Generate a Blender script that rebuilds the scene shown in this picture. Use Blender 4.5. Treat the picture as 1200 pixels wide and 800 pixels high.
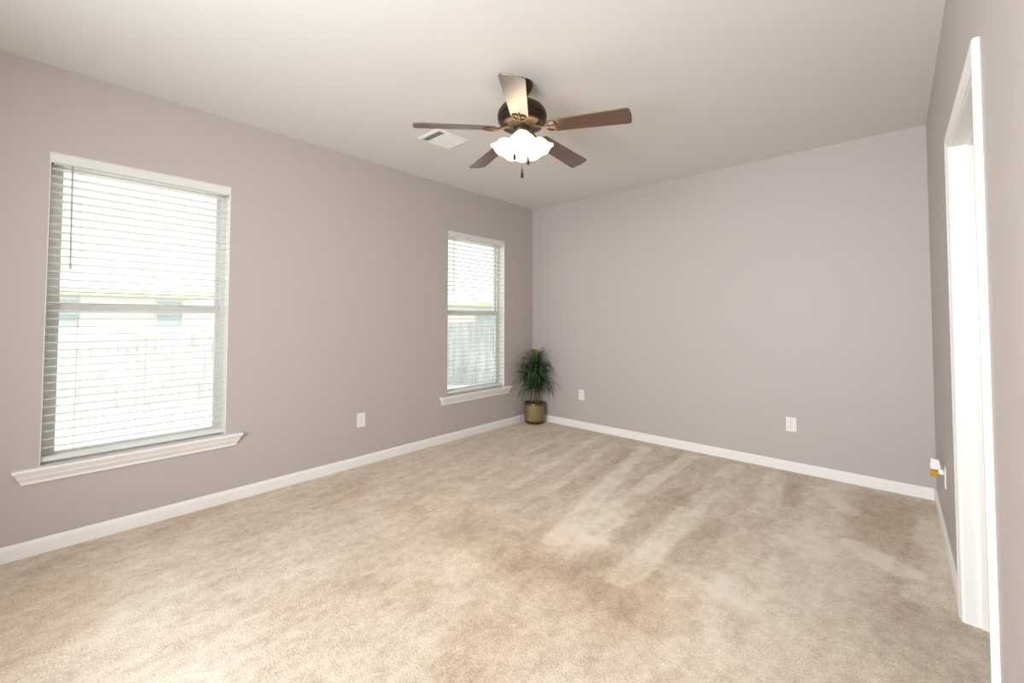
import bpy, bmesh, math, random
from mathutils import Vector, Matrix
import numpy as np

random.seed(7)
PI = math.pi
SC = bpy.context.scene
COL = SC.collection
for o in list(bpy.data.objects):
    bpy.data.objects.remove(o)

# ------------------------------------------------------------ camera
W, L, H = 3.748, 5.8, 2.74          # room: x 0..W, y -L..0, z 0..H
cam_d = bpy.data.cameras.new('camera')
cam = bpy.data.objects.new('camera', cam_d)
COL.objects.link(cam)
SC.camera = cam
yaw, pitch, roll = 0.73258, 0.03142, 0.00166
fw = Vector((-math.sin(yaw) * math.cos(pitch), math.cos(yaw) * math.cos(pitch), math.sin(pitch)))
rt = Vector((math.cos(yaw), math.sin(yaw), 0))
upv = rt.cross(fw)
r2 = rt * math.cos(roll) + upv * math.sin(roll)
u2 = -rt * math.sin(roll) + upv * math.cos(roll)
cam.matrix_world = Matrix(((r2.x, u2.x, -fw.x, 3.55028), (r2.y, u2.y, -fw.y, -4.35101),
                           (r2.z, u2.z, -fw.z, 1.30249), (0, 0, 0, 1)))
cam_d.sensor_width = 36
cam_d.lens = 499.054 / 1200 * 36
cam_d.shift_y = -(400 - 357.41) / 1200
cam_d.clip_start = 0.02
cam_d.clip_end = 5000

# ------------------------------------------------------------ world, sun, lights, exposure
SC.view_settings.view_transform = 'Standard'
SC.view_settings.look = 'None'
SC.view_settings.gamma = 1
SC.view_settings.use_curve_mapping = False
SC.view_settings.exposure = 0.9
SKY = 1.1
SUN = 3.8
BOUNCE = 3.0
SOFT = 64
world = bpy.data.worlds.new('world')
SC.world = world
world.use_nodes = True
wn = world.node_tree.nodes
wl = world.node_tree.links
bg = wn['Background']
# bright hazy white sky
bg.inputs['Color'].default_value = (0.90, 0.95, 1.0, 1)
bg.inputs['Strength'].default_value = SKY


def light(name, kind, loc, energy, color, rot=(0, 0, 0), **kw):
    d = bpy.data.lights.new(name, kind)
    d.energy = energy
    d.color = color
    for k, v in kw.items():
        setattr(d, k, v)
    o = bpy.data.objects.new(name, d)
    o.location = loc
    o.rotation_euler = rot
    COL.objects.link(o)
    return o


def aim(o, target):
    o.rotation_euler = (Vector(target) - o.location).to_track_quat('-Z', 'Y').to_euler()


sun = light('sun', 'SUN', (14, 20, 26), SUN, (1, 0.96, 0.9), angle=0.01)
aim(sun, (0, 0, 0))
# fill light added behind the camera, aimed up at the near ceiling
fl = light('ceiling_fill', 'AREA', (2.7, -4.7, 0.8), BOUNCE, (0.93, 0.97, 1.0), shape='RECTANGLE', size=2.0, size_y=0.5)
aim(fl, (2.6, -3.4, 2.74))
sb = light('room_fill', 'AREA', (2.55, -5.7, 1.5), SOFT, (0.93, 0.97, 1.0), shape='RECTANGLE', size=1.9, size_y=1.9, spread=math.radians(148))  # added soft fill that brightens the room from behind the camera
aim(sb, (2.75, -2.4, 1.4))
for wy in (-3.885, -0.987):
    pt = light('window_portal', 'AREA', (-0.17, wy, 1.36), 1, (1, 1, 1), rot=(0, -PI / 2, 0),
               shape='RECTANGLE', size=1.75, size_y=0.88)
    pt.data.cycles.is_portal = True


# ------------------------------------------------------------ materials
def mat(name, color=(0.8, 0.8, 0.8), rough=0.5, metal=0.0, **kw):
    m = bpy.data.materials.new(name)
    m.use_nodes = True
    b = m.node_tree.nodes['Principled BSDF']
    b.inputs['Base Color'].default_value = (*color, 1)
    b.inputs['Roughness'].default_value = rough
    b.inputs['Metallic'].default_value = metal
    for k, v in kw.items():
        b.inputs[k].default_value = v
    return m


class NT:
    """small helper around a node tree"""
    def __init__(s, m):
        s.n = m.node_tree.nodes
        s.l = m.node_tree.links
        s.b = s.n['Principled BSDF']

    def new(s, t, **kw):
        x = s.n.new(t)
        for k, v in kw.items():
            if k.startswith('i_'):
                x.inputs[k[2:].replace('_', ' ')].default_value = v
            else:
                setattr(x, k, v)
        return x

    def link(s, a, b):
        s.l.new(a, b)

    def math(s, op, a, b=None):
        x = s.n.new('ShaderNodeMath')
        x.operation = op
        for i, v in enumerate((a, b)):
            if v is None:
                continue
            if isinstance(v, (int, float)):
                x.inputs[i].default_value = v
            else:
                s.l.new(v, x.inputs[i])
        return x.outputs[0]

    def ramp(s, fac, stops):
        x = s.n.new('ShaderNodeValToRGB')
        e = x.color_ramp.elements
        e[0].position, e[0].color = stops[0][0], (*stops[0][1], 1)
        e[1].position, e[1].color = stops[-1][0], (*stops[-1][1], 1)
        for p, c in stops[1:-1]:
            q = e.new(p)
            q.color = (*c, 1)
        s.l.new(fac, x.inputs[0])
        return x.outputs[0]

    def bump(s, height, strength, dist=0.01):
        x = s.n.new('ShaderNodeBump')
        x.inputs['Strength'].default_value = strength
        x.inputs['Distance'].default_value = dist
        s.l.new(height, x.inputs['Height'])
        s.l.new(x.outputs[0], s.b.inputs['Normal'])


def paint(name, color, rough=0.6, bump=0.15, scale=180):
    m = mat(name, color, rough)
    t = NT(m)
    tc = t.new('ShaderNodeTexCoord')
    no = t.new('ShaderNodeTexNoise')
    no.inputs['Scale'].default_value = scale
    no.inputs['Detail'].default_value = 3
    t.link(tc.outputs['Object'], no.inputs['Vector'])
    t.bump(no.outputs['Fac'], bump, 0.002)
    return m


M = {}
M['wall'] = paint('wall_paint', (0.505, 0.452, 0.435), 0.52)
M['ceiling'] = paint('ceiling_paint', (0.76, 0.74, 0.71), 0.8, 0.25, 120)
M['trim'] = mat('trim_paint', (0.88, 0.86, 0.83), 0.35)
M['white'] = mat('white_plastic', (0.85, 0.84, 0.82), 0.4)
M['vinyl'] = mat('window_vinyl', (0.72, 0.71, 0.66), 0.4)
M['blind'] = mat('blind_vinyl', (0.76, 0.76, 0.73), 0.4)
M['reveal'] = paint('daylit_reveal', (0.82, 0.81, 0.80), 0.6)  # daylight on the wall returns, put into a paler colour
M['cord'] = mat('cord', (0.75, 0.74, 0.7), 0.8)
M['wand'] = mat('wand_plastic', (0.42, 0.40, 0.40), 0.3)
M['slot'] = mat('dark_slot', (0.03, 0.03, 0.03), 0.6)
M['bronze'] = mat('aged_bronze', (0.055, 0.032, 0.024), 0.36, 0.75)
M['bronze2'] = mat('brushed_bronze', (0.10, 0.075, 0.06), 0.35, 0.8)
M['brass'] = mat('antique_brass', (0.15, 0.10, 0.065), 0.35, 0.8)
M['metal'] = mat('grey_metal', (0.5, 0.5, 0.5), 0.35, 0.9)
M['soil'] = paint('potting_soil', (0.05, 0.035, 0.022), 0.95, 0.9, 60)
M['concrete'] = paint('concrete', (0.62, 0.6, 0.55), 0.9, 0.4, 20)
M['siding'] = mat('painted_board', (0.62, 0.66, 0.66), 0.7)
M['fascia'] = mat('fascia_paint', (0.55, 0.55, 0.36), 0.6)
M['darkglass'] = mat('house_glass', (0.42, 0.48, 0.48), 0.3)


def carpet_mat():
    m = mat('beige_carpet', (0.5, 0.4, 0.3), 0.95)
    t = NT(m)
    t.b.inputs['Sheen Weight'].default_value = 0.25
    t.b.inputs['Sheen Roughness'].default_value = 0.6
    t.b.inputs['Specular IOR Level'].default_value = 0.1
    tc = t.new('ShaderNodeTexCoord')
    at = t.new('ShaderNodeAttribute', attribute_name='pile')
    at2 = t.new('ShaderNodeAttribute', attribute_name='wear')

    def noise(scale, det=4, vec=None, rough=0.6):
        n = t.new('ShaderNodeTexNoise')
        n.inputs['Scale'].default_value = scale
        n.inputs['Detail'].default_value = det
        n.inputs['Roughness'].default_value = rough
        t.link(vec or tc.outputs['Object'], n.inputs['Vector'])
        return n.outputs['Fac']
    mp = t.new('ShaderNodeMapping')
    mp.inputs['Scale'].default_value = (1.7, 0.8, 1)
    mp.inputs['Rotation'].default_value = (0, 0, 0.1)
    t.link(tc.outputs['Object'], mp.inputs['Vector'])
    big = noise(1.8, 8, mp.outputs[0], 0.72)
    med = noise(6.5, 5, mp.outputs[0], 0.7)
    mid = noise(22, 6, None, 0.75)
    fine = noise(130, 3, None, 0.7)
    tone = t.math('ADD', at.outputs['Fac'], t.math('MULTIPLY', t.math('SUBTRACT', big, 0.5), 1.5))
    tone = t.math('ADD', tone, t.math('MULTIPLY', t.math('SUBTRACT', mid, 0.5), 2.2))
    tone = t.math('ADD', tone, t.math('MULTIPLY', t.math('SUBTRACT', med, 0.5), 2.2))
    tone = t.math('ADD', tone, t.math('MULTIPLY', t.math('SUBTRACT', fine, 0.5), 3.2))
    tone = t.math('ADD', t.math('MULTIPLY', tone, 0.5), 0.5)
    c = t.ramp(tone, [(0.0, (0.41, 0.315, 0.23)), (0.35, (0.59, 0.485, 0.375)),
                      (0.6, (0.71, 0.615, 0.505)), (1.0, (0.88, 0.805, 0.70))])
    mx = t.new('ShaderNodeMix', data_type='RGBA')
    mx.blend_type = 'MULTIPLY'
    t.link(t.math('MULTIPLY', at2.outputs['Fac'], 0.8), mx.inputs[0])
    t.link(c, mx.inputs[6])
    mx.inputs[7].default_value = (1.0, 0.91, 0.80, 1)
    t.link(mx.outputs[2], t.b.inputs['Base Color'])
    hgt = t.math('ADD', t.math('MULTIPLY', fine, 0.6), t.math('MULTIPLY', mid, 0.5))
    t.bump(hgt, 0.7, 0.012)
    return m


M['carpet'] = carpet_mat()


def wood_mat():
    m = mat('walnut_blade', (0.12, 0.05, 0.03), 0.34)
    t = NT(m)
    t.b.inputs['Specular IOR Level'].default_value = 0.7
    t.b.inputs['Coat Weight'].default_value = 0.8
    t.b.inputs['Coat IOR'].default_value = 2.2
    t.b.inputs['Coat Roughness'].default_value = 0.32
    tc = t.new('ShaderNodeTexCoord')
    mp = t.new('ShaderNodeMapping')
    mp.inputs['Scale'].default_value = (2.2, 45, 45)
    t.link(tc.outputs['Object'], mp.inputs['Vector'])
    n = t.new('ShaderNodeTexNoise')
    n.inputs['Scale'].default_value = 1.5
    n.inputs['Detail'].default_value = 6
    t.link(mp.outputs[0], n.inputs['Vector'])
    c = t.ramp(n.outputs['Fac'], [(0.3, (0.022, 0.009, 0.007)), (0.5, (0.080, 0.025, 0.013)), (0.72, (0.18, 0.055, 0.025))])
    t.link(c, t.b.inputs['Base Color'])
    return m


M['wood'] = wood_mat()


def shade_mat():
    m = mat('frosted_lamp_glass', (0.95, 0.88, 0.76), 0.35)
    b = m.node_tree.nodes['Principled BSDF']
    b.inputs['Emission Color'].default_value = (1.0, 0.80, 0.56, 1)
    b.inputs['Emission Strength'].default_value = 2.2
    return m


M['shade'] = shade_mat()
M['bulb'] = mat('lamp_bulb', (1, 1, 1), 0.3)
M['bulb'].node_tree.nodes['Principled BSDF'].inputs['Emission Color'].default_value = (1, 0.84, 0.62, 1)
M['bulb'].node_tree.nodes['Principled BSDF'].inputs['Emission Strength'].default_value = 40


def glass_mat(name, tint):
    m = bpy.data.materials.new(name)
    m.use_nodes = True
    n, l = m.node_tree.nodes, m.node_tree.links
    n.clear()
    out = n.new('ShaderNodeOutputMaterial')
    tr = n.new('ShaderNodeBsdfTransparent')
    tr.inputs[0].default_value = (*tint, 1)
    gl = n.new('ShaderNodeBsdfGlossy')
    gl.inputs['Roughness'].default_value = 0.02
    lw = n.new('ShaderNodeLayerWeight')
    lw.inputs['Blend'].default_value = 0.5
    pw = n.new('ShaderNodeMath')
    pw.operation = 'POWER'
    pw.inputs[1].default_value = 4.0
    l.new(lw.outputs['Facing'], pw.inputs[0])
    ad = n.new('ShaderNodeMath')
    ad.operation = 'MULTIPLY_ADD'
    ad.inputs[1].default_value = 0.5
    ad.inputs[2].default_value = 0.03
    l.new(pw.outputs[0], ad.inputs[0])
    mx = n.new('ShaderNodeMixShader')
    l.new(ad.outputs[0], mx.inputs[0])
    l.new(tr.outputs[0], mx.inputs[1])
    l.new(gl.outputs[0], mx.inputs[2])
    l.new(mx.outputs[0], out.inputs[0])
    return m


M['glass'] = glass_mat('window_glass', (0.985, 0.992, 0.988))
M['screen'] = glass_mat('insect_screen', (0.90, 0.92, 0.915))


def fence_mat():
    m = mat('weathered_cedar', (0.5, 0.45, 0.4), 0.85)
    t = NT(m)
    tc = t.new('ShaderNodeTexCoord')
    mp = t.new('ShaderNodeMapping')
    mp.inputs['Scale'].default_value = (7, 7, 0.9)
    t.link(tc.outputs['Object'], mp.inputs['Vector'])
    n = t.new('ShaderNodeTexNoise')
    n.inputs['Scale'].default_value = 1.2
    n.inputs['Detail'].default_value = 5
    t.link(mp.outputs[0], n.inputs['Vector'])
    c = t.ramp(n.outputs['Fac'], [(0.3, (0.38, 0.385, 0.37)), (0.5, (0.55, 0.55, 0.53)), (0.7, (0.68, 0.67, 0.65))])
    t.link(c, t.b.inputs['Base Color'])
    return m


M['fence'] = fence_mat()


def brick_mat():
    m = mat('pink_brick', (0.6, 0.45, 0.38), 0.9)
    t = NT(m)
    tc = t.new('ShaderNodeTexCoord')
    mp = t.new('ShaderNodeMapping')
    mp.inputs['Rotation'].default_value = (PI / 2, 0, PI / 2)
    t.link(tc.outputs['Object'], mp.inputs['Vector'])
    b = t.new('ShaderNodeTexBrick')
    b.inputs['Scale'].default_value = 2.0
    b.inputs['Color1'].default_value = (0.78, 0.66, 0.60, 1)
    b.inputs['Color2'].default_value = (0.72, 0.60, 0.54, 1)
    b.inputs['Mortar'].default_value = (0.8, 0.77, 0.72, 1)
    t.link(mp.outputs[0], b.inputs['Vector'])
    t.link(b.outputs['Color'], t.b.inputs['Base Color'])
    return m


M['brick'] = brick_mat()


def shingle_mat():
    m = mat('pale_shingles', (0.6, 0.56, 0.53), 0.9)
    t = NT(m)
    tc = t.new('ShaderNodeTexCoord')
    b = t.new('ShaderNodeTexWave')
    b.bands_direction = 'Z'
    b.inputs['Scale'].default_value = 2.2
    b.inputs['Distortion'].default_value = 0.3
    t.link(tc.outputs['Object'], b.inputs['Vector'])
    c = t.ramp(b.outputs['Fac'], [(0.0, (0.50, 0.46, 0.44)), (0.25, (0.62, 0.58, 0.55)), (1, (0.66, 0.62, 0.59))])
    t.link(c, t.b.inputs['Base Color'])
    return m


M['shingle'] = shingle_mat()


def basket_mat():
    m = mat('woven_gold_metal', (0.5, 0.38, 0.16), 0.4, 0.6)
    t = NT(m)
    tc = t.new('ShaderNodeTexCoord')
    sp = t.new('ShaderNodeSeparateXYZ')
    t.link(tc.outputs['Object'], sp.inputs[0])
    ang = t.math('MULTIPLY', t.math('ARCTAN2', sp.outputs['Y'], sp.outputs['X']), 26)
    zz = t.math('MULTIPLY', sp.outputs['Z'], 200)
    a = t.math('SINE', t.math('ADD', ang, zz))
    b = t.math('SINE', t.math('SUBTRACT', ang, zz))
    lat = t.math('MAXIMUM', a, b)
    c = t.ramp(t.math('ADD', t.math('MULTIPLY', lat, 0.5), 0.5),
               [(0.45, (0.05, 0.033, 0.012)), (0.75, (0.28, 0.20, 0.075)), (1.0, (0.50, 0.40, 0.19))])
    t.link(c, t.b.inputs['Base Color'])
    t.bump(lat, 0.6, 0.004)
    return m


M['basket'] = basket_mat()
M['basket_dark'] = mat('dark_gold_band', (0.13, 0.085, 0.03), 0.4, 0.6)


def leaf_mat():
    m = mat('dark_leaf', (0.05, 0.11, 0.04), 0.4)
    t = NT(m)
    tc = t.new('ShaderNodeTexCoord')
    n = t.new('ShaderNodeTexNoise')
    n.inputs['Scale'].default_value = 9
    t.link(tc.outputs['Object'], n.inputs['Vector'])
    c = t.ramp(n.outputs['Fac'], [(0.3, (0.016, 0.048, 0.018)), (0.55, (0.055, 0.115, 0.038)), (0.75, (0.15, 0.24, 0.07))])
    t.link(c, t.b.inputs['Base Color'])
    return m


M['leaf'] = leaf_mat()
M['tip_leaf'] = mat('young_leaf', (0.26, 0.27, 0.09), 0.5)
M['cane'] = paint('plant_cane', (0.10, 0.075, 0.05), 0.85, 0.8, 70)
M['amber'] = mat('amber_liquid', (0.75, 0.42, 0.03), 0.1)
M['amber'].node_tree.nodes['Principled BSDF'].inputs['Transmission Weight'].default_value = 0.35


# ------------------------------------------------------------ mesh helpers
class MB:
    def __init__(s):
        s.bm = bmesh.new()

    def box(s, x0, x1, y0, y1, z0, z1):
        v = [s.bm.verts.new((x, y, z)) for x in (x0, x1) for y in (y0, y1) for z in (z0, z1)]
        for f in ((0, 1, 3, 2), (4, 6, 7, 5), (0, 4, 5, 1), (2, 3, 7, 6), (0, 2, 6, 4), (1, 5, 7, 3)):
            s.bm.faces.new([v[i] for i in f])
        return v

    def rbox(s, c, size, mt):
        v = s.box(*[q for d in size for q in (-d / 2, d / 2)])
        for q in v:
            q.co = mt @ q.co + Vector(c)
        return v

    def poly(s, pts, axis, a, b):
        """extrude a 2-D outline along an axis between a and b"""
        def P(p, t):
            return (t, p[0], p[1]) if axis == 0 else ((p[0], t, p[1]) if axis == 1 else (p[0], p[1], t))
        v0 = [s.bm.verts.new(P(p, a)) for p in pts]
        v1 = [s.bm.verts.new(P(p, b)) for p in pts]
        n = len(pts)
        for i in range(n):
            s.bm.faces.new((v0[i], v0[(i + 1) % n], v1[(i + 1) % n], v1[i]))
        s.bm.faces.new(v0[::-1])
        s.bm.faces.new(v1)
        return v0, v1

    def lathe(s, prof, seg=40, center=(0, 0, 0), mt=None, wave=None):
        rings = []
        c = Vector(center)
        for r, z in prof:
            ring = []
            for k in range(seg):
                a = 2 * PI * k / seg
                rr, zz = r, z
                if wave:
                    rr, zz = wave(a, r, z)
                p = Vector((rr * math.cos(a), rr * math.sin(a), zz))
                if mt is not None:
                    p = mt @ p
                ring.append(s.bm.verts.new(p + c))
            rings.append(ring)
        for a, b in zip(rings, rings[1:]):
            for k in range(seg):
                s.bm.faces.new((a[k], a[(k + 1) % seg], b[(k + 1) % seg], b[k]))
        return rings

    def cap(s, ring):
        s.bm.faces.new(ring)

    def tube(s, pts, r, seg=10):
        pts = [Vector(p) for p in pts]
        rs = r if isinstance(r, (list, tuple)) else [r] * len(pts)
        rings = []
        prev = None
        for i, p in enumerate(pts):
            d = (pts[min(i + 1, len(pts) - 1)] - pts[max(i - 1, 0)]).normalized()
            if prev is None:
                n = d.orthogonal().normalized()
            else:
                n = (prev - d * prev.dot(d)).normalized()
            prev = n
            b = d.cross(n)
            rings.append([s.bm.verts.new(p + (n * math.cos(2 * PI * k / seg) + b * math.sin(2 * PI * k / seg)) * rs[i])
                          for k in range(seg)])
        for a, b in zip(rings, rings[1:]):
            for k in range(seg):
                s.bm.faces.new((a[k], a[(k + 1) % seg], b[(k + 1) % seg], b[k]))
        s.bm.faces.new(rings[0][::-1])
        s.bm.faces.new(rings[-1])

    def build(s, name, material, parent=None, bevel=0, smooth=False, solid=0, weld=False):
        if weld:
            bmesh.ops.remove_doubles(s.bm, verts=s.bm.verts, dist=1e-5)
        bmesh.ops.recalc_face_normals(s.bm, faces=s.bm.faces)
        me = bpy.data.meshes.new(name)
        s.bm.to_mesh(me)
        s.bm.free()
        if isinstance(material, str):
            material = M[material]
        me.materials.append(material)
        o = bpy.data.objects.new(name, me)
        COL.objects.link(o)
        if parent is not None:
            o.parent = parent
        if smooth:
            for p in me.polygons:
                p.use_smooth = True
            me.set_sharp_from_angle(angle=math.radians(40))
        if solid:
            sm = o.modifiers.new('solid', 'SOLIDIFY')
            sm.thickness = solid
        if bevel:
            b = o.modifiers.new('bevel', 'BEVEL')
            b.width = bevel
            b.segments = 2
            b.limit_method = 'ANGLE'
        return o


def empty(name, loc, rz=0):
    o = bpy.data.objects.new(name, None)
    o.location = loc
    o.rotation_euler = (0, 0, rz)
    o.empty_display_size = 0.1
    COL.objects.link(o)
    return o


def tag(o, label, cat, group=None, kind=None):
    o['label'] = label
    o['category'] = cat
    if group:
        o['group'] = group
    if kind:
        o['kind'] = kind
    return o


def struct(o, label=None, cat=None):
    o['kind'] = 'structure'
    if label:
        o['label'] = label
        o['category'] = cat
    return o


# ------------------------------------------------------------ the room shell
T = 0.15
WIN = ((-4.328, -3.442), (-1.432, -0.541))       # window openings in the left wall
WZ0, WZ1 = 0.458, 2.248
DY0, DY1, DZ = -2.48, -1.66, 2.065                # door opening in the right wall

BLOBS = [(1.65, -0.27, 2.03, -2.31, 0.07, 0.8), (2.09, -0.16, 2.08, -1.3, 0.06, 0.7), (2.47, -0.22, 2.51, -2.34, 0.075, 1),
         (2.78, -0.18, 2.86, -1.06, 0.08, 0.7), (3.17, -0.2, 3.14, -1.38, 0.14, 0.7), (3.09, -0.28, 3.29, -0.66, 0.06, 0.5),
         (3.36, -1.18, 3.57, -1.31, 0.07, 1), (3.72, -0.47, 3.62, -1.55, 0.08, 0.6), (2.84, -2.17, 2.8, -2.33, 0.16, 0.9),
         (2.09, -1.66, 2.18, -2.05, 0.12, 0.9), (2.12, -2.15, 2.09, -2.33, 0.13, 0.9), (1.03, -1.12, 1.0, -1.34, 0.09, 0.5),
         (1.11, -2.16, 1.11, -2.37, 0.12, 0.6), (1.44, -2.29, 2.22, -2.19, 0.09, 0.5), (1.09, -0.2, 1.32, -1.86, 0.05, 0.5),
         (0.74, -0.23, 0.99, -1.92, 0.04, 0.35), (1.32, -0.25, 1.61, -1.81, 0.04, 0.4), (2.0, -0.59, 2.1, -1.91, 0.04, 0.4),
         (2.65, -0.42, 2.61, -1.0, 0.05, 0.4), (1.8, -2.87, 1.81, -2.94, 0.1, 0.6), (3.2, -1.32, 3.08, -2.04, 0.25, 0.5),
         (3.0, -2.4, 2.98, -2.55, 0.3, 0.4), (0.6, -4.11, 0.84, -4.07, 0.3, 0.5), (1.23, -4.0, 1.51, -3.99, 0.3, 0.4),
         (1.01, -3.42, 1.28, -3.4, 0.2, 0.35), (1.57, -2.39, 1.58, -2.55, 0.16, -0.8), (1.96, -2.32, 1.99, -2.54, 0.16, -1),
         (2.25, -2.47, 2.2, -2.58, 0.12, -0.7), (2.38, -2.3, 2.38, -2.5, 0.14, -1), (2.7, -2.34, 2.61, -2.51, 0.18, -1),
         (2.83, -2.43, 2.96, -2.33, 0.1, -0.5), (1.58, -3.23, 1.56, -3.29, 0.1, -0.8), (2.27, -3.06, 2.33, -3.19, 0.16, -0.5),
         (2.49, -0.56, 2.41, -1.28, 0.07, -0.7), (2.3, -1.1, 2.3, -2.0, 0.08, -0.8), (2.68, -1.44, 2.66, -1.95, 0.08, -0.8),
         (2.92, -0.29, 2.97, -0.77, 0.06, -0.6), (3.48, -0.31, 3.45, -0.97, 0.16, -0.5), (3.62, -0.95, 3.54, -1.44, 0.05, -0.7),
         (3.3, -1.1, 3.42, -1.24, 0.04, -0.6), (1.61, -0.45, 1.71, -1.26, 0.07, -0.5), (1.97, -0.3, 2.04, -1.32, 0.05, -0.6),
         (1.66, -1.31, 1.69, -2.28, 0.08, -0.5), (0.89, -0.73, 0.99, -1.92, 0.07, -0.4), (1.05, -2.32, 1.03, -2.53, 0.15, -0.6),
         (1.3, -1.64, 1.42, -1.98, 0.1, -0.4), (0.51, -4.28, 0.94, -4.33, 0.2, -0.8), (0.09, -4.14, 0.2, -4.27, 0.1, -0.5),
         (0.08, -3.57, 0.2, -3.77, 0.12, -0.5), (0.43, -2.66, 0.54, -2.98, 0.15, -0.5), (3.56, -1.76, 3.74, -1.74, 0.1, -0.5),
         (1.76, -3.15, 1.54, -3.43, 0.2, -0.3), (2.1, -1.91, 2.1, -1.56, 0.05, -0.4)]


def make_floor():
    nx, ny = 240, 300
    x0, x1, y0, y1 = 0.0, W + 1.0, -L, 0.0
    xs = np.linspace(x0, x1, nx)
    ys = np.linspace(y0, y1, ny)
    X, Y = np.meshgrid(xs, ys)
    rng = np.random.RandomState(3)

    def wob(seed, sc, amp):
        r = np.random.RandomState(seed)
        out = np.zeros_like(X)
        for _ in range(14):
            a = r.uniform(0, 2 * PI)
            k = sc * r.uniform(0.6, 1.8)
            out += np.sin(X * k * math.cos(a) + Y * k * math.sin(a) + r.uniform(0, 6.28))
        return out / 14 * amp * 2
    Xw = X + wob(1, 11, 0.012) + wob(4, 45, 0.012)
    Yw = Y + wob(2, 9, 0.05) + wob(5, 45, 0.02)
    pile = np.zeros_like(X)
    wear = np.zeros_like(X)
    for ax, ay, bx, by, w, s in BLOBS:
        if w <= 0.07:
            s *= 1.35
        dx, dy = bx - ax, by - ay
        t = np.clip(((Xw - ax) * dx + (Yw - ay) * dy) / (dx * dx + dy * dy), 0, 1)
        d = np.hypot(Xw - ax - t * dx, Yw - ay - t * dy)
        soft = 0.22 if w < 0.1 else 0.6
        q = np.clip((w * (1 + soft) - d) / (2 * w * soft), 0, 1)
        q = q * q * (3 - 2 * q)
        pile += (0.85 if s > 0 else 0.55) * s * q * (0.85 + 0.4 * wob(6, 30, 1.0))
        if s < 0 and w > 0.11:
            wear += -s * q
    # a gently greener/browner band beside the left wall and the trodden centre
    wear += 0.8 * np.exp(-(((X - 2.0) / 1.1) ** 2 + ((Y + 2.65) / 0.4) ** 2)) + 0.25
    me = bpy.data.meshes.new('floor')
    verts = np.stack([X.ravel(), Y.ravel(), np.zeros(X.size)], 1)
    idx = np.arange(nx * ny).reshape(ny, nx)
    f = np.stack([idx[:-1, :-1].ravel(), idx[:-1, 1:].ravel(), idx[1:, 1:].ravel(), idx[1:, :-1].ravel()], 1)
    me.from_pydata(verts.tolist(), [], f.tolist())
    for nm, arr in (('pile', pile), ('wear', np.clip(wear, 0, 1))):
        a = me.attributes.new(nm, 'FLOAT', 'POINT')
        a.data.foreach_set('value', arr.ravel().astype('f'))
    me.materials.append(M['carpet'])
    o = bpy.data.objects.new('floor', me)
    COL.objects.link(o)
    struct(o)
    b = MB()
    b.box(-T, W + 1.0, -L - T, T, -0.2, -0.004)
    struct(b.build('subfloor_slab', 'concrete'))


make_floor()

b = MB()
b.box(-T, W + 1.15, -L - T, T, H, H + 0.15)
struct(b.build('ceiling', 'ceiling'))

b = MB()                                            # left wall with its two window openings
ys = [-L - T, WIN[0][0], WIN[0][1], WIN[1][0], WIN[1][1], T]
for i in (0, 2, 4):
    b.box(-T, 0, ys[i], ys[i + 1], -0.004, H)
for i in (1, 3):
    b.box(-T, 0, ys[i], ys[i + 1], -0.004, WZ0)
    b.box(-T, 0, ys[i], ys[i + 1], WZ1, H)
struct(b.build('wall_left', 'wall'))
b = MB()
b.box(0, W, 0, T, -0.004, H)
struct(b.build('wall_back', 'wall'))
b = MB()
RT = 0.115
b.box(W, W + RT, -L, DY0 - 0.018, -0.004, H)
b.box(W, W + RT, DY1 + 0.018, T, -0.004, H)
b.box(W, W + RT, DY0 - 0.018, DY1 + 0.018, DZ + 0.018, H)
struct(b.build('wall_right', M['wall']))
b = MB()
b.box(-T, W + RT, -L - T, -L, -0.004, H)
struct(b.build('wall_front', 'wall'))
b = MB()                                            # the small space beyond the doorway
b.box(W + 1.0, W + 1.15, -L, T, -0.004, H)
b.box(W + RT, W + 1.0, -L, -3.1, -0.004, H)
b.box(W + RT, W + 1.0, -1.1, T, -0.004, H)
struct(b.build('wall_beyond', 'wall'))


# baseboards: profile with an eased and stepped top
def baseboard(name, axis, a, b_, wallpos, sign):
    pr = [(0, 0), (0.014, 0), (0.014, 0.062), (0.0115, 0.067), (0.0115, 0.071), (0.008, 0.078), (0.004, 0.0827), (0, 0.0827)]
    pts = [(wallpos + sign * d, z) for d, z in pr]
    m = MB()
    m.poly(pts, axis, a, b_)
    return struct(m.build(name, 'trim'))


baseboard('baseboard_left', 1, -L, 0, 0, 1)
baseboard('baseboard_back', 0, 0.014, W - 0.014, 0, -1)
baseboard('baseboard_right', 1, DY1 + 0.06, -0.0, W, -1)
baseboard('baseboard_front', 0, 0.014, W - 0.014, -L, 1)
m = MB()
m.poly([(W, 0), (W - 0.014, 0), (W - 0.014, 0.062), (W - 0.008, 0.078), (W - 0.004, 0.0827), (W, 0.0827)], 1, -L, DY0 - 0.06)
struct(m.build('baseboard_right_near', 'trim'))

# doorway casing and jamb (no door leaf is seen)
dr = empty('door_1', (W, (DY0 + DY1) / 2, 0))
dr['kind'] = 'structure'
cy = (DY0 + DY1) / 2


def lcl(m_, root):
    for v in m_.bm.verts:
        v.co -= root.location
    return m_


def casing_leg(y_in, y_out, ztop):
    s = 1 if y_out > y_in else -1
    pr = [(W, y_in + s * 0.004), (W - 0.008, y_in + s * 0.004), (W - 0.011, y_in + s * 0.012), (W - 0.012, y_in + s * 0.03),
          (W - 0.016, y_in + s * 0.04), (W - 0.016, y_out - s * 0.004), (W - 0.012, y_out), (W, y_out)]
    m_ = MB()
    v0, v1 = m_.poly(pr, 2, 0, ztop)
    for v in v1:                                     # mitred top
        v.co.z = DZ + abs(v.co.y - y_in)
    return m_


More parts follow.
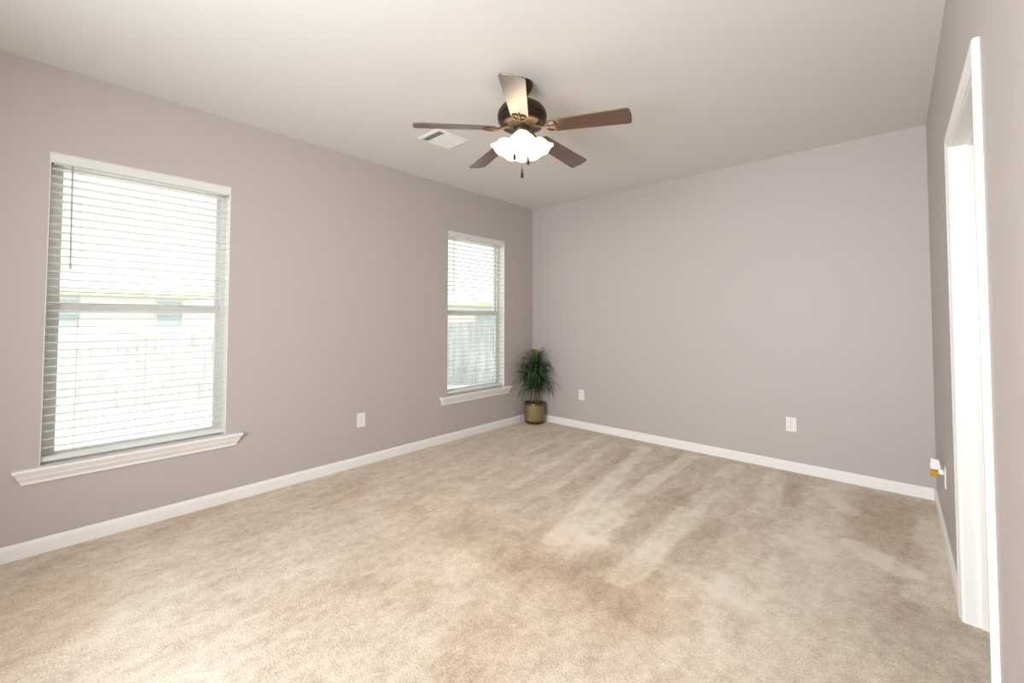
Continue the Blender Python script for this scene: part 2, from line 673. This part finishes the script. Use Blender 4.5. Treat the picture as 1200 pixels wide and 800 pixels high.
bmx = casing_leg(DY1, DY1 + 0.06, DZ)
lcl(bmx, dr).build('casing_leg', 'trim', dr)
bmx = casing_leg(DY0, DY0 - 0.06, DZ)
lcl(bmx, dr).build('casing_leg', 'trim', dr)
bmx = MB()
pr = [(W, DZ + 0.004), (W - 0.008, DZ + 0.004), (W - 0.011, DZ + 0.012), (W - 0.012, DZ + 0.03),
      (W - 0.016, DZ + 0.04), (W - 0.016, DZ + 0.056), (W - 0.012, DZ + 0.06), (W, DZ + 0.06)]
v0, v1 = bmx.poly(pr, 1, DY0, DY1)
for v in v0:
    v.co.y = DY0 - (v.co.z - DZ)
for v in v1:
    v.co.y = DY1 + (v.co.z - DZ)
lcl(bmx, dr).build('casing_head', 'trim', dr)
bmx = MB()
bmx.box(W, W + RT, DY1, DY1 + 0.018, 0, DZ + 0.018)
bmx.box(W, W + RT, DY0 - 0.018, DY0, 0, DZ + 0.018)
bmx.box(W, W + RT, DY0, DY1, DZ, DZ + 0.018)
lcl(bmx, dr).build('jamb', 'trim', dr)
bmx = MB()
bmx.box(W + 0.05, W + 0.085, DY1 - 0.011, DY1, 0, DZ)
bmx.box(W + 0.05, W + 0.085, DY0, DY0 + 0.011, 0, DZ)
bmx.box(W + 0.05, W + 0.085, DY0 + 0.011, DY1 - 0.011, DZ - 0.011, DZ)
lcl(bmx, dr).build('door_stop', 'trim', dr, bevel=0.002)


# ------------------------------------------------------------ windows
def make_window(n, y0, y1):
    root = empty('window_%d' % n, (0, (y0 + y1) / 2, WZ0))
    root['kind'] = 'structure'
    h = (y1 - y0) / 2
    z1 = WZ1 - WZ0
    sill = 0.02                                     # top of the stool above the rough opening bottom
    xo, xi = -0.148, -0.088
    f = 0.034
    m_ = MB()
    for s in (-1, 1):
        ya, yb = sorted((s * h, s * (h - f)))
        m_.box(xo, xi, ya, yb, sill, z1)
    m_.box(xo, xi, -h + f, h - f, z1 - f, z1)
    m_.box(xo, xi, -h + f, h - f, sill, sill + 0.022)
    m_.build('frame', 'vinyl', root, bevel=0.002)
    mz = 1.362 - WZ0
    m_ = MB()
    m_.box(xi, -0.001, -h, -h + 0.004, sill, z1)
    m_.box(xi, -0.001, h - 0.004, h, sill, z1)
    m_.box(xi, -0.001, -h, h, z1 - 0.003, z1)
    m_.build('daylit_lining', 'reveal', root)  # thin lining added to carry the painted daylight
    # upper sash (outer track)
    m_ = MB()
    xa, xb = -0.142, -0.118
    g = h - f
    r = 0.024
    m_.box(xa, xb, -g, -g + r, mz - 0.005, z1 - f)
    m_.box(xa, xb, g - r, g, mz - 0.005, z1 - f)
    m_.box(xa, xb, -g + r, g - r, z1 - f - r, z1 - f)
    m_.box(xa, xb, -g + r, g - r, mz - 0.005, mz + 0.03)
    us = m_.build('upper_sash', 'vinyl', root, bevel=0.0015)
    m_ = MB()
    m_.box(-0.132, -0.128, -g + r, g - r, mz + 0.03, z1 - f - r)
    m_.build('glass_pane', 'glass', us)
    # lower sash (inner track)
    m_ = MB()
    xa, xb = -0.116, -0.092
    m_.box(xa, xb, -g, -g + r, sill + 0.022, mz + 0.012)
    m_.box(xa, xb, g - r, g, sill + 0.022, mz + 0.012)
    m_.box(xa, xb, -g + r, g - r, sill + 0.022, sill + 0.05)
    m_.box(xa, xb, -g + r, g - r, mz - 0.028, mz + 0.012)
    ls = m_.build('lower_sash', 'vinyl', root, bevel=0.0015)
    m_ = MB()
    m_.box(-0.106, -0.102, -g + r, g - r, sill + 0.05, mz - 0.028)
    m_.build('glass_pane', 'glass', ls)
    m_ = MB()
    m_.box(-0.1455, -0.1445, -g, g, sill + 0.022, mz - 0.005)
    m_.build('insect_screen', 'screen', root)
    for s in (-1, 1):
        m_ = MB()
        m_.box(-0.114, -0.094, s * 0.21 - 0.03, s * 0.21 + 0.03, mz + 0.012, mz + 0.018)
        m_.tube([(-0.104, s * 0.21 + 0.0, mz + 0.02), (-0.09, s * 0.21 - 0.02, mz + 0.024), (-0.084, s * 0.21 - 0.045, mz + 0.022)],
                [0.006, 0.005, 0.004], 8)
        m_.build('sash_lock', 'vinyl', ls, bevel=0.001)
    # stool with horns and rounded nose, and an apron of mitred moulding below it
    m_ = MB()
    za, zb = 0.0, sill
    m_.box(xi, 0.0, -h, h, za, zb)
    e = 0.098
    nose = [(0.0, za), (0.042, za), (0.047, za + 0.003), (0.050, za + 0.008), (0.050, za + 0.012), (0.046, zb - 0.002), (0.042, zb), (0.0, zb)]
    m_.poly(nose, 1, -h - e, h + e)
    m_.build('window_stool', 'trim', root)
    m_ = MB()
    prof = [(0.0, 0.0), (0.040, 0.0), (0.040, -0.006), (0.033, -0.014), (0.029, -0.028), (0.020, -0.042), (0.014, -0.052), (0.013, -0.066), (0.0, -0.066)]
    v0, v1 = m_.poly(prof, 1, -h - 0.09, h + 0.09)
    for vs, s in ((v0, 1), (v1, -1)):
        for v, p in zip(vs, prof):
            v.co.y += s * (0.040 - max(p[0], 0.012 if p[1] < -0.03 else 0.0)) * 0.9 if p[0] > 0 else s * (0.0 if p[1] == 0 else 0.025)
    m_.build('apron', 'trim', root)
    return root


for i, (y0, y1) in enumerate(WIN):
    make_window(i + 1, y0, y1)


# ------------------------------------------------------------ blinds
def make_blind(i, y0, y1, label):
    root = empty('window_blind', (0, (y0 + y1) / 2, WZ1))
    tag(root, label, 'window blind', 'open horizontal blinds inside the window openings')
    h = (y1 - y0) / 2
    # valance with small returns
    m_ = MB()
    prof = [(-0.012, -0.003), (-0.004, -0.003), (-0.001, -0.008), (-0.001, -0.052), (-0.004, -0.058), (-0.012, -0.058)]
    m_.poly(prof, 1, -h + 0.003, h - 0.003)
    m_.box(-0.05, -0.012, -h + 0.003, -h + 0.010, -0.058, -0.003)
    m_.box(-0.05, -0.012, h - 0.010, h - 0.003, -0.058, -0.003)
    m_.build('valance', 'blind', root, bevel=0.001)
    m_ = MB()
    m_.box(-0.072, -0.016, -h + 0.014, h - 0.014, -0.062, -0.004)
    m_.build('head_rail', 'blind', root, bevel=0.002)
    pitch_, z = 0.0455, 2.117 + 0.0455 - WZ1
    m_ = MB()
    while z > 0.535 - WZ1:
        t = -0.085                                   # tilt: room edge a touch high
        w = 0.024
        rows = []
        for k in range(5):
            u = -1 + k / 2
            x = -0.044 + w * u
            zz = z - math.tan(t) * w * u + 0.0022 * (1 - u * u)
            rows.append((x, zz))
        pts = rows + [(x, zz - 0.0034) for x, zz in reversed(rows)]
        m_.poly(pts, 1, -h + 0.008, h - 0.008)
        z -= pitch_
    m_.build('slats', 'blind', root)
    m_ = MB()
    m_.poly([(-0.068, 0.498 - WZ1), (-0.066, 0.494 - WZ1), (-0.022, 0.492 - WZ1), (-0.019, 0.496 - WZ1), (-0.019, 0.512 - WZ1),
             (-0.023, 0.517 - WZ1), (-0.064, 0.517 - WZ1), (-0.068, 0.512 - WZ1)], 1, -h + 0.006, h - 0.006)
    m_.build('bottom_rail', 'blind', root, bevel=0.001)
    for yy in (-0.31, 0.0, 0.31):
        m_ = MB()
        for xx in (-0.0195, -0.0695):
            m_.tube([(xx, yy, -0.06), (xx, yy, 0.515 - WZ1)], 0.0009, 6)
        m_.build('ladder_cord', 'cord', root)
    m_ = MB()
    wy = -h + 0.09
    m_.tube([(-0.014, wy, -0.062), (-0.010, wy, -0.075)], 0.004, 8)
    m_.tube([(-0.010, wy, -0.075), (-0.010, wy + 0.004, -0.655)], 0.0042, 6)
    m_.tube([(-0.010, wy + 0.004, -0.64), (-0.010, wy + 0.004, -0.665)], 0.0055, 8)
    m_.build('tilt_wand', 'wand', root)
    return root


make_blind(1, *WIN[0], 'white slatted blind filling the larger near window')
make_blind(2, *WIN[1], 'white slatted blind in the narrow far window near the potted plant')


# ------------------------------------------------------------ ceiling fan
def make_fan():
    cx_, cy_ = 1.880, -2.405
    root = empty('ceiling_fan', (cx_, cy_, H))
    tag(root, 'dark bronze ceiling fan with five walnut blades and lit glass shades', 'ceiling fan')

    def Z(z):
        return z - H
    m_ = MB()
    r = m_.lathe([(0.064, Z(2.74)), (0.066, Z(2.73)), (0.066, Z(2.722)), (0.058, Z(2.70)), (0.042, Z(2.675)), (0.030, Z(2.662)), (0.018, Z(2.655))])
    m_.cap(r[0]); m_.cap(r[-1])
    m_.build('canopy', 'bronze', root, smooth=True)
    m_ = MB()
    m_.tube([(0, 0, Z(2.665)), (0, 0, Z(2.60))], 0.0135, 20)
    m_.build('downrod', 'bronze', root, smooth=True)
    m_ = MB()
    r = m_.lathe([(0.020, Z(2.632)), (0.030, Z(2.622)), (0.060, Z(2.617)), (0.100, Z(2.604)), (0.130, Z(2.584)), (0.147, Z(2.556)),
                  (0.150, Z(2.538)), (0.149, Z(2.526)), (0.144, Z(2.524)), (0.144, Z(2.516)), (0.149, Z(2.514)), (0.147, Z(2.504)), (0.130, Z(2.486))], 64)
    m_.cap(r[0]); m_.cap(r[-1])
    m_.build('motor_housing', 'bronze', root, smooth=True)
    m_ = MB()
    r = m_.lathe([(0.132, Z(2.490)), (0.134, Z(2.482)), (0.128, Z(2.476)), (0.100, Z(2.470)), (0.070, Z(2.463)), (0.052, Z(2.455))], 64)
    m_.cap(r[0]); m_.cap(r[-1])
    m_.build('flywheel_plate', 'bronze2', root, smooth=True)
    # blades and irons, each its own object sharing one mesh
    bl0 = None
    for k in range(5):
        a = 4.0879 + k * 2 * PI / 5
        if bl0 is None:
            m_ = MB()
            x0, x1 = 0.165, 0.648
            pts = []
            w0, w1 = 0.052, 0.066
            rc = 0.022
            pts += [(x0 + 0.02, -w0), (x1 - rc, -w1)]
            for t in range(1, 6):
                q = -PI / 2 + t * PI / 12
                pts.append((x1 - rc + rc * math.cos(q), -w1 + rc + rc * math.sin(q)))
            pts += [(x1 + 0.004, 0.0)]
            for t in range(0, 6):
                q = t * PI / 12
                pts.append((x1 - rc + rc * math.cos(q), w1 - rc + rc * math.sin(q)))
            pts += [(x1 - rc, w1), (x0 + 0.02, w0), (x0 + 0.006, w0 * 0.75), (x0, 0), (x0 + 0.006, -w0 * 0.75)]
            m_.poly(pts, 2, -0.003, 0.003)
            bl0 = m_.build('blade', 'wood', root, bevel=0.0012)
            # ornate iron: arm from the flywheel, scrolled plate under the blade root
            m_ = MB()
            m_.tube([(0.080, 0, 0.016), (0.105, 0, 0.010), (0.130, 0, 0.000), (0.150, 0, -0.006), (0.175, 0, -0.007)],
                    [0.011, 0.010, 0.009, 0.010, 0.008], 10)
            for s in (-1, 1):
                m_.tube([(0.150, s * 0.004, -0.007), (0.162, s * 0.026, -0.006), (0.185, s * 0.041, -0.006), (0.212, s * 0.036, -0.006),
                         (0.222, s * 0.018, -0.006), (0.212, s * 0.006, -0.006), (0.200, s * 0.010, -0.006)], [0.006, 0.006, 0.006, 0.0055, 0.005, 0.004, 0.003], 8)
            m_.tube([(0.165, 0, -0.006), (0.205, 0, -0.006), (0.244, 0, -0.005)], [0.008, 0.006, 0.004], 8)
            for px, py in ((0.185, 0.036), (0.185, -0.036), (0.230, 0.0)):
                r = m_.lathe([(0.0065, -0.003), (0.0065, -0.009), (0.004, -0.012)], 10, (px, py, 0))
                m_.cap(r[0]); m_.cap(r[-1])
            ir0 = m_.build('blade_iron', 'brass', root, smooth=True)
            bl, ir = bl0, ir0
        else:
            bl, ir = bl0.copy(), ir0.copy()
            for o in (bl, ir):
                COL.objects.link(o)
                o.parent = root
        for o in (bl, ir):
            o.location = (0, 0, Z(2.418 + 0.645 * 0.06))
            o.rotation_euler = (Matrix.Rotation(a, 3, 'Z') @ Matrix.Rotation(0.06, 3, 'Y') @ Matrix.Rotation(-0.217, 3, 'X')).to_euler()
    # light kit
    m_ = MB()
    r = m_.lathe([(0.050, Z(2.458)), (0.056, Z(2.448)), (0.056, Z(2.430)), (0.048, Z(2.418)), (0.044, Z(2.395)), (0.052, Z(2.385)),
                  (0.050, Z(2.370)), (0.034, Z(2.352)), (0.016, Z(2.342)), (0.010, Z(2.332)), (0.003, Z(2.328))], 40)
    m_.cap(r[0]); m_.cap(r[-1])
    m_.build('switch_housing', 'brass', root, smooth=True)
    az0 = math.atan2(-4.351 - cy_, 3.55 - cx_)
    for k in range(4):
        a = az0 + k * PI / 2
        rot = Matrix.Rotation(a, 3, 'Z')

        def R3(x, z, y=0):
            return rot @ Vector((x, y, Z(z)))
        m_ = MB()
        m_.tube([R3(0.030, 2.400), R3(0.046, 2.416), R3(0.060, 2.419), R3(0.069, 2.410), R3(0.071, 2.396)], 0.0065, 10)
        arm = m_.build('lamp_arm', 'brass', root, smooth=True)
        neck = R3(0.070, 2.396)
        tilt = rot @ Matrix.Rotation(math.radians(180 - 31), 3, 'Y')   # local +z runs down and outwards
        m_ = MB()
        r = m_.lathe([(0.012, -0.006), (0.020, -0.002), (0.021, 0.018), (0.018, 0.020)], 20, neck, tilt)
        m_.cap(r[0]); m_.cap(r[-1])
        m_.build('socket_cup', 'brass', arm, smooth=True)

        def wave(an, rr, zz):
            q = max(0.0, (zz - 0.06) / 0.045)
            return rr + 0.003 * q * math.cos(6 * an), zz + 0.004 * q * math.cos(6 * an)
        m_ = MB()
        m_.lathe([(0.019, 0.008), (0.026, 0.013), (0.040, 0.022), (0.050, 0.034), (0.056, 0.048), (0.060, 0.062), (0.066, 0.076),
                  (0.074, 0.088), (0.081, 0.094)], 48, neck, tilt, wave)
        sh = m_.build('glass_shade', 'shade', root, smooth=True, solid=0.0025)
        m_ = MB()
        r = m_.lathe([(0.006, 0.018), (0.013, 0.024), (0.019, 0.040), (0.021, 0.054), (0.016, 0.068), (0.006, 0.074)], 16, neck, tilt)
        m_.cap(r[0]); m_.cap(r[-1])
        m_.build('bulb', 'bulb', sh, smooth=True)
    lat = Vector((0.743, 0.669, 0))
    tow = Vector((0.651, -0.759, 0))
    for l_, t_, zt, zf in ((-0.045, 0.035, 2.35, 2.262), (0.036, 0.03, 2.36, 2.235), (0.0, 0.0, 2.33, 2.165)):
        p = lat * l_ + tow * t_
        m_ = MB()
        m_.tube([p + Vector((0, 0, Z(zt + 0.02))), p + Vector((0, 0, Z(zf + 0.04)))], 0.0011, 6)
        ch = m_.build('pull_chain', 'brass', root)
        m_ = MB()
        r = m_.lathe([(0.002, 0.050), (0.006, 0.042), (0.0075, 0.022), (0.0105, 0.006), (0.008, -0.005), (0.002, -0.010)], 14,
                     p + Vector((0, 0, Z(zf))))
        m_.cap(r[0]); m_.cap(r[-1])
        m_.build('pull_fob', 'bronze', ch, smooth=True)


make_fan()


# ------------------------------------------------------------ ceiling vent
def make_vent():
    x0, x1, y0, y1 = 0.745, 1.015, -2.365, -2.058
    root = empty('ceiling_vent', ((x0 + x1) / 2, (y0 + y1) / 2, H))
    tag(root, 'white louvered air vent set into the ceiling beside the fan', 'air vent')
    hx, hy = (x1 - x0) / 2, (y1 - y0) / 2
    m_ = MB()
    b_ = 0.024
    # sloping flange
    for (sx, sy) in ((1, 0), (-1, 0), (0, 1), (0, -1)):
        if sx:
            q = [(sx * hx, -hy), (sx * hx, hy), (sx * (hx - b_), hy - b_), (sx * (hx - b_), -hy + b_)]
        else:
            q = [(-hx, sy * hy), (hx, sy * hy), (hx - b_, sy * (hy - b_)), (-hx + b_, sy * (hy - b_))]
        top = [m_.bm.verts.new((p[0], p[1], 0)) for p in q]
        bot = [m_.bm.verts.new((p[0], p[1], -0.003 if i < 2 else -0.010)) for i, p in enumerate(q)]
        m_.bm.faces.new(bot)
        m_.bm.faces.new(top)
        for i in range(4):
            m_.bm.faces.new((top[i], top[(i + 1) % 4], bot[(i + 1) % 4], bot[i]))
    m_.build('frame', 'white', root)
    m_ = MB()
    m_.box(-hx + b_, hx - b_, -hy + b_, hy - b_, -0.0015, -0.0005)
    m_.build('backing', 'slot', root)
    # near bank: louvers running across, mouths open towards the room
    ya, yb = -hy + b_, -hy + b_ + 0.062
    m_ = MB()
    for k in range(3):
        yc = ya + 0.014 + k * 0.020
        m_.rbox((0, yc, -0.006), (2 * (hx - b_), 0.010, 0.001), Matrix.Rotation(math.radians(55), 3, 'X'))
    m_.build('louver_bank', 'white', root)
    m_ = MB()
    n = 9
    span = (hy - b_) - yb
    for k in range(n):
        yc = yb + 0.012 + k * (span - 0.016) / (n - 1)
        m_.rbox((0, yc, -0.006), (2 * (hx - b_), 0.021, 0.001), Matrix.Rotation(math.radians(-26), 3, 'X'))
    m_.build('louver_bank', 'white', root)
    m_ = MB()
    m_.box(-hx + b_, hx - b_, yb - 0.002, yb + 0.002, -0.011, -0.001)
    m_.build('divider', 'white', root)


make_vent()


# ------------------------------------------------------------ wall outlets
def make_outlet(loc, rz, label):
    """plate in the local x-z plane, facing local -y"""
    root = empty('wall_outlet', loc, rz)
    tag(root, label, 'wall outlet', 'white duplex wall outlets')
    m_ = MB()
    m_.box(-0.039, 0.039, -0.006, 0, -0.061, 0.061)
    m_.build('cover_plate', 'white', root, bevel=0.003)
    for s in (-1, 1):
        m_ = MB()
        r = []
        for k in range(24):
            a = 2 * PI * k / 24
            r.append((max(-0.0145, min(0.0145, 0.018 * math.cos(a))), s * 0.0215 + 0.0145 * math.sin(a)))
        m_.poly(r, 1, -0.0075, -0.003)
        soc = m_.build('socket', 'white', root)
        m_ = MB()
        m_.box(-0.0075, -0.0055, -0.0078, -0.006, s * 0.0215 - 0.002, s * 0.0215 + 0.007)
        m_.box(0.0055, 0.0075, -0.0078, -0.006, s * 0.0215 - 0.001, s * 0.0215 + 0.006)
        m_.box(-0.002, 0.002, -0.0078, -0.006, s * 0.0215 - 0.009, s * 0.0215 - 0.005)
        m_.build('slots', 'slot', soc)
    m_ = MB()
    r = m_.lathe([(0.003, 0.0), (0.003, 0.002)], 10, (0, -0.006, 0), Matrix.Rotation(PI / 2, 3, 'X'))
    m_.cap(r[-1])
    m_.build('screw', 'metal', root)
    return root


make_outlet((0, -2.410, 0.400), PI / 2, 'white outlet low on the left wall between the two windows')
make_outlet((0.753, 0, 0.396), 0, 'white outlet on the back wall close to the potted plant')
make_outlet((2.868, 0, 0.398), 0, 'white outlet on the back wall towards the right corner')
make_outlet((W, -0.850, 0.400), -PI / 2, 'white outlet behind the plug-in air freshener on the right wall')


def make_freshener():
    root = empty('air_freshener', (W - 0.0085, -0.85, 0.425), -PI / 2)
    tag(root, 'white plug-in air freshener with amber oil bottle on the right wall', 'air freshener')
    # local -y points into the room
    m_ = MB()
    m_.box(-0.019, 0.019, -0.022, 0.0, -0.014, 0.016)
    m_.build('plug_body', 'white', root, bevel=0.005)
    m_ = MB()
    pts = [(-0.020, 0.010), (-0.054, 0.012), (-0.056, 0.040), (-0.052, 0.052), (-0.055, 0.074), (-0.018, 0.066), (-0.012, 0.040), (-0.012, 0.014)]
    m_.poly(pts, 0, -0.021, 0.021)
    m_.build('warmer_shell', 'white', root, bevel=0.004)
    m_ = MB()
    c = (0, -0.037, 0)
    r = m_.lathe([(0.010, 0.012), (0.010, 0.004), (0.0165, 0.0), (0.018, -0.006), (0.018, -0.026), (0.015, -0.031), (0.004, -0.032)], 24, c)
    m_.cap(r[0]); m_.cap(r[-1])
    m_.build('oil_bottle', 'amber', root, smooth=True)


make_freshener()


# ------------------------------------------------------------ potted plant
def make_plant():
    px, py = 0.172, -0.168
    root = empty('potted_plant', (px, py, 0))
    tag(root, 'leafy dark green plant in a woven gold pot in the far corner', 'potted plant')
    m_ = MB()
    R_ = 0.128
    r = m_.lathe([(0.100, 0.0), (0.113, 0.006), (0.121, 0.022), (0.125, 0.040), (R_, 0.10), (R_, 0.20), (0.126, 0.252), (0.124, 0.258),
                  (0.118, 0.258), (0.117, 0.250), (0.117, 0.05)], 72)
    m_.cap(r[0]); m_.cap(r[-1])
    pot = m_.build('pot', 'basket', root, smooth=True)
    m_ = MB()
    m_.lathe([(0.1005, 0.001), (0.1142, 0.005), (0.1225, 0.022), (0.1268, 0.040), (0.1255, 0.042)], 72)
    m_.build('base_band', 'basket_dark', pot, smooth=True)
    m_ = MB()
    m_.lathe([(0.1265, 0.232), (0.1285, 0.234), (0.1275, 0.252), (0.1245, 0.2595), (0.1175, 0.2595)], 72)
    m_.build('rim_band', 'basket_dark', pot, smooth=True)
    m_ = MB()
    r = m_.lathe([(0.1165, 0.236), (0.08, 0.242), (0.04, 0.245), (0.004, 0.246)], 40)
    m_.cap(r[-1])
    m_.build('soil', 'soil', root, smooth=True)
    rnd = random.Random(11)
    lat = Vector((0.743, 0.669, 0))
    dep = Vector((-0.651, 0.759, 0))
    stems = [((-0.035, 0.01), (-0.060, -0.01), 0.50, 0.009), ((0.012, -0.02), (0.02, 0.0), 0.66, 0.010),
             ((0.045, 0.01), (0.075, -0.02), 0.46, 0.008), ((-0.005, 0.03), (-0.01, 0.02), 0.58, 0.008)]

    def leaf(m2, base, dirv, length, width, lift, droop):
        n = 9
        d = dirv.normalized()
        side = d.cross(Vector((0, 0, 1))).normalized()
        p = Vector(base)
        ang = lift
        prev = None
        for i in range(n + 1):
            t = i / n
            w = width * (math.sin(PI * min(1, 0.12 + t * 0.9)) ** 0.7) * (1 - t ** 3) + 0.0006
            q = p.copy()
            # keep foliage in front of the two walls and baseboards
            q.x = max(q.x, -px + 0.006)
            q.y = min(q.y, -py - 0.006)
            vs = []
            for s, dz in ((-1, 0.0), (0, -0.18 * w), (1, 0.0)):
                vv = q + side * (w * s) + Vector((0, 0, dz))
                vv.x = max(vv.x, -px + 0.004)
                vv.y = min(vv.y, -py - 0.004)
                vs.append(m2.bm.verts.new(vv))
            if prev:
                for k in range(2):
                    m2.bm.faces.new((prev[k], prev[k + 1], vs[k + 1], vs[k]))
            prev = vs
            step = length / n
            p = p + (d * math.cos(ang) + Vector((0, 0, 1)) * math.sin(ang)) * step
            ang -= droop / n * (0.6 + 0.9 * t)
            ang = max(ang, -1.45)

    for (bx, by), (tx, ty), top, rad in stems:
        b0 = lat * bx + dep * by
        t0 = lat * tx + dep * ty
        pts = []
        for i in range(9):
            t = i / 8
            q = b0.lerp(t0, t) + Vector((0.005 * math.sin(5 * t + bx * 40), 0.005 * math.cos(4 * t), 0.24 + (top + 0.16 - 0.24) * t))
            pts.append(q)
        m_ = MB()
        m_.tube(pts, [rad * (1 - 0.45 * i / 8) for i in range(9)], 8)
        st = m_.build('stem', 'cane', root, smooth=True)
        m_ = MB()
        m2 = MB()
        nl = 78
        for i in range(nl):
            t = i / nl
            z = top - 0.10 + 0.26 * t
            f = min(1, max(0, (z - 0.24) / (top + 0.16 - 0.24)))
            base = b0.lerp(t0, f)
            base.z = z
            a = i * 2.39996 + rnd.uniform(-0.4, 0.4)
            d = Vector((math.cos(a), math.sin(a), 0))
            ln = rnd.uniform(0.26, 0.39) * (1.0 - 0.25 * t)
            dl = d.dot(lat)
            ln *= 0.8 + 0.35 * abs(dl)
            lift = rnd.uniform(0.35, 0.9) + 0.5 * t
            tgt = m2 if (t > 0.93) else m_
            leaf(tgt, base, d, ln, rnd.uniform(0.008, 0.0125), lift, rnd.uniform(2.4, 3.2) - 0.8 * t)
        m_.build('foliage', 'leaf', st, smooth=True)
        m2.build('young_leaves', 'tip_leaf', st, smooth=True)
    # the topmost pale rosette
    m2 = MB()
    top = Vector((-0.01, -0.01, 0.83))
    for i in range(9):
        a = i * 2.4
        leaf(m2, top, Vector((math.cos(a), math.sin(a), 0)), rnd.uniform(0.10, 0.17), 0.008, rnd.uniform(0.5, 1.2), rnd.uniform(0.8, 1.6))
    m2.tube([Vector((0.0, 0.0, 0.78)), top], [0.006, 0.004], 6)
    m2.build('crown_leaves', 'tip_leaf', root, smooth=True)


make_plant()

# ------------------------------------------------------------ outdoors, seen through the slats
GZ = -0.45
b = MB()
b.box(-2500, -T - 0.02, -2500, 2500, GZ - 0.2, GZ)
struct(b.build('ground', 'concrete'))


def make_fence(A, B, za, zb, label):
    A, B = Vector((*A, 0)), Vector((*B, 0))
    root = empty('wooden_fence', (A.x, A.y, GZ))
    tag(root, label, 'fence', 'wooden privacy fences in the yard')
    d = (B - A)
    ln = d.length
    d.normalize()
    n = Vector((-d.y, d.x, 0))
    rz = Matrix(((d.x, n.x, 0), (d.y, n.y, 0), (0, 0, 1)))
    m_ = MB()
    k = 0
    s = 0.0
    rnd = random.Random(5)
    while s < ln:
        w = 0.138
        top = (za + (zb - za) * s / ln) - GZ + rnd.uniform(-0.012, 0.012)
        x0, x1 = s + 0.003, s + w - rnd.uniform(0.001, 0.006)
        dy = rnd.uniform(-0.004, 0.004)
        v0, v1 = m_.poly([(x0, 0.0), (x1, 0.0), (x1, top - 0.035), (x1 - 0.035, top), (x0 + 0.035, top), (x0, top - 0.035)], 1, -0.01 + dy, 0.01 + dy)
        for v in v0 + v1:
            v.co = rz @ v.co
        s += w
        k += 1
    m_.build('picket_panel', 'fence', root)
    for hz in (0.3, 1.1):
        m_ = MB()
        v = m_.box(0, ln, 0.015, 0.055, hz, hz + 0.09)
        for q in v:
            q.co = rz @ q.co
        m_.build('rail', 'fence', root)
    s = 0.3
    while s < ln:
        m_ = MB()
        top = (za + (zb - za) * s / ln) - GZ - 0.08
        v = m_.box(s, s + 0.09, 0.056, 0.146, 0.0, top)
        for q in v:
            q.co = rz @ q.co
        m_.build('post', 'fence', root)
        s += 2.4


make_fence((-7.6, -8.0), (-7.6, 1.0), 0.98, 0.96, 'weathered picket fence seen through the larger near window')
make_fence((-7.5, 1.25), (-1.2, 6.95), 1.0, 1.55, 'grey green picket fence seen through the narrow far window')


def make_house(name, face_x0, yA, yB, depth, eave, rise, label, wins, rz=0, loc=None):
    root = empty(name, loc or (face_x0, (yA + yB) / 2, GZ), rz)
    tag(root, label, 'house', 'neighbouring houses beyond the fences')
    h = (yB - yA) / 2
    e = eave - GZ
    m_ = MB()
    m_.box(-depth, 0, -h, h, 0, e - 0.28)
    m_.build('brick_wall', 'brick', root)
    m_ = MB()
    m_.box(-depth, 0.004, -h, h, e - 0.28, e - 0.02)
    m_.build('frieze_board', 'siding', root)
    m_ = MB()
    o = 0.45
    ra = 0.06
    # hipped roof
    v = [m_.bm.verts.new(p) for p in ((o, -h - o, e + ra), (o, h + o, e + ra), (-depth - o, h + o, e + ra), (-depth - o, -h - o, e + ra),
                                      (-depth / 2, -h + depth / 2, e + rise), (-depth / 2, h - depth / 2, e + rise))]
    for f in ((0, 1, 5, 4), (1, 2, 5), (2, 3, 4, 5), (3, 0, 4), (0, 3, 2, 1)):
        m_.bm.faces.new([v[i] for i in f])
    m_.build('roof', 'shingle', root)
    m_ = MB()
    m_.box(o - 0.02, o, -h - o, h + o, e - 0.10, e + ra)
    m_.box(-depth - o, o, h + o - 0.02, h + o, e - 0.10, e + ra)
    m_.box(0, o, -h - o, h + o, e - 0.04, e - 0.02)
    m_.build('fascia', 'fascia', root)
    for ya, yb, z0, z1 in wins:
        m_ = MB()
        for q in ((ya - 0.05, ya), (yb, yb + 0.05)):
            m_.box(0.005, 0.03, q[0], q[1], z0 - 0.05 - GZ, z1 + 0.05 - GZ)
        m_.box(0.005, 0.03, ya, yb, z0 - 0.05 - GZ, z0 - GZ)
        m_.box(0.005, 0.03, ya, yb, z1 - GZ, z1 + 0.05 - GZ)
        m_.box(0.005, 0.025, ya, yb, (z0 + z1) / 2 - GZ - 0.02, (z0 + z1) / 2 - GZ + 0.02)
        wf = m_.build('window_frame', 'siding', root)
        m_ = MB()
        m_.box(0.004, 0.010, ya, yb, z0 - GZ, z1 - GZ)
        m_.build('pane', 'darkglass', wf)


yc = (-14.5 - 0.5) / 2
make_house('neighbour_house', -15.5, -14.5, -0.5, 7.0, 2.12, 2.0, 'pale single storey house beyond the fence behind the larger near window',
           [(-3.95 - yc, -3.5 - yc, 1.0, 1.88), (-1.6 - yc, -0.92 - yc, 1.0, 1.88)])
make_house('neighbour_house', 0, -5.5, 5.5, 6.0, 1.92, 1.6, 'pale hipped roof house glimpsed through the narrow far window',
           [(-1.0, 0.2, 0.9, 1.7)], rz=-0.73, loc=(-10.7, 10.4, GZ))
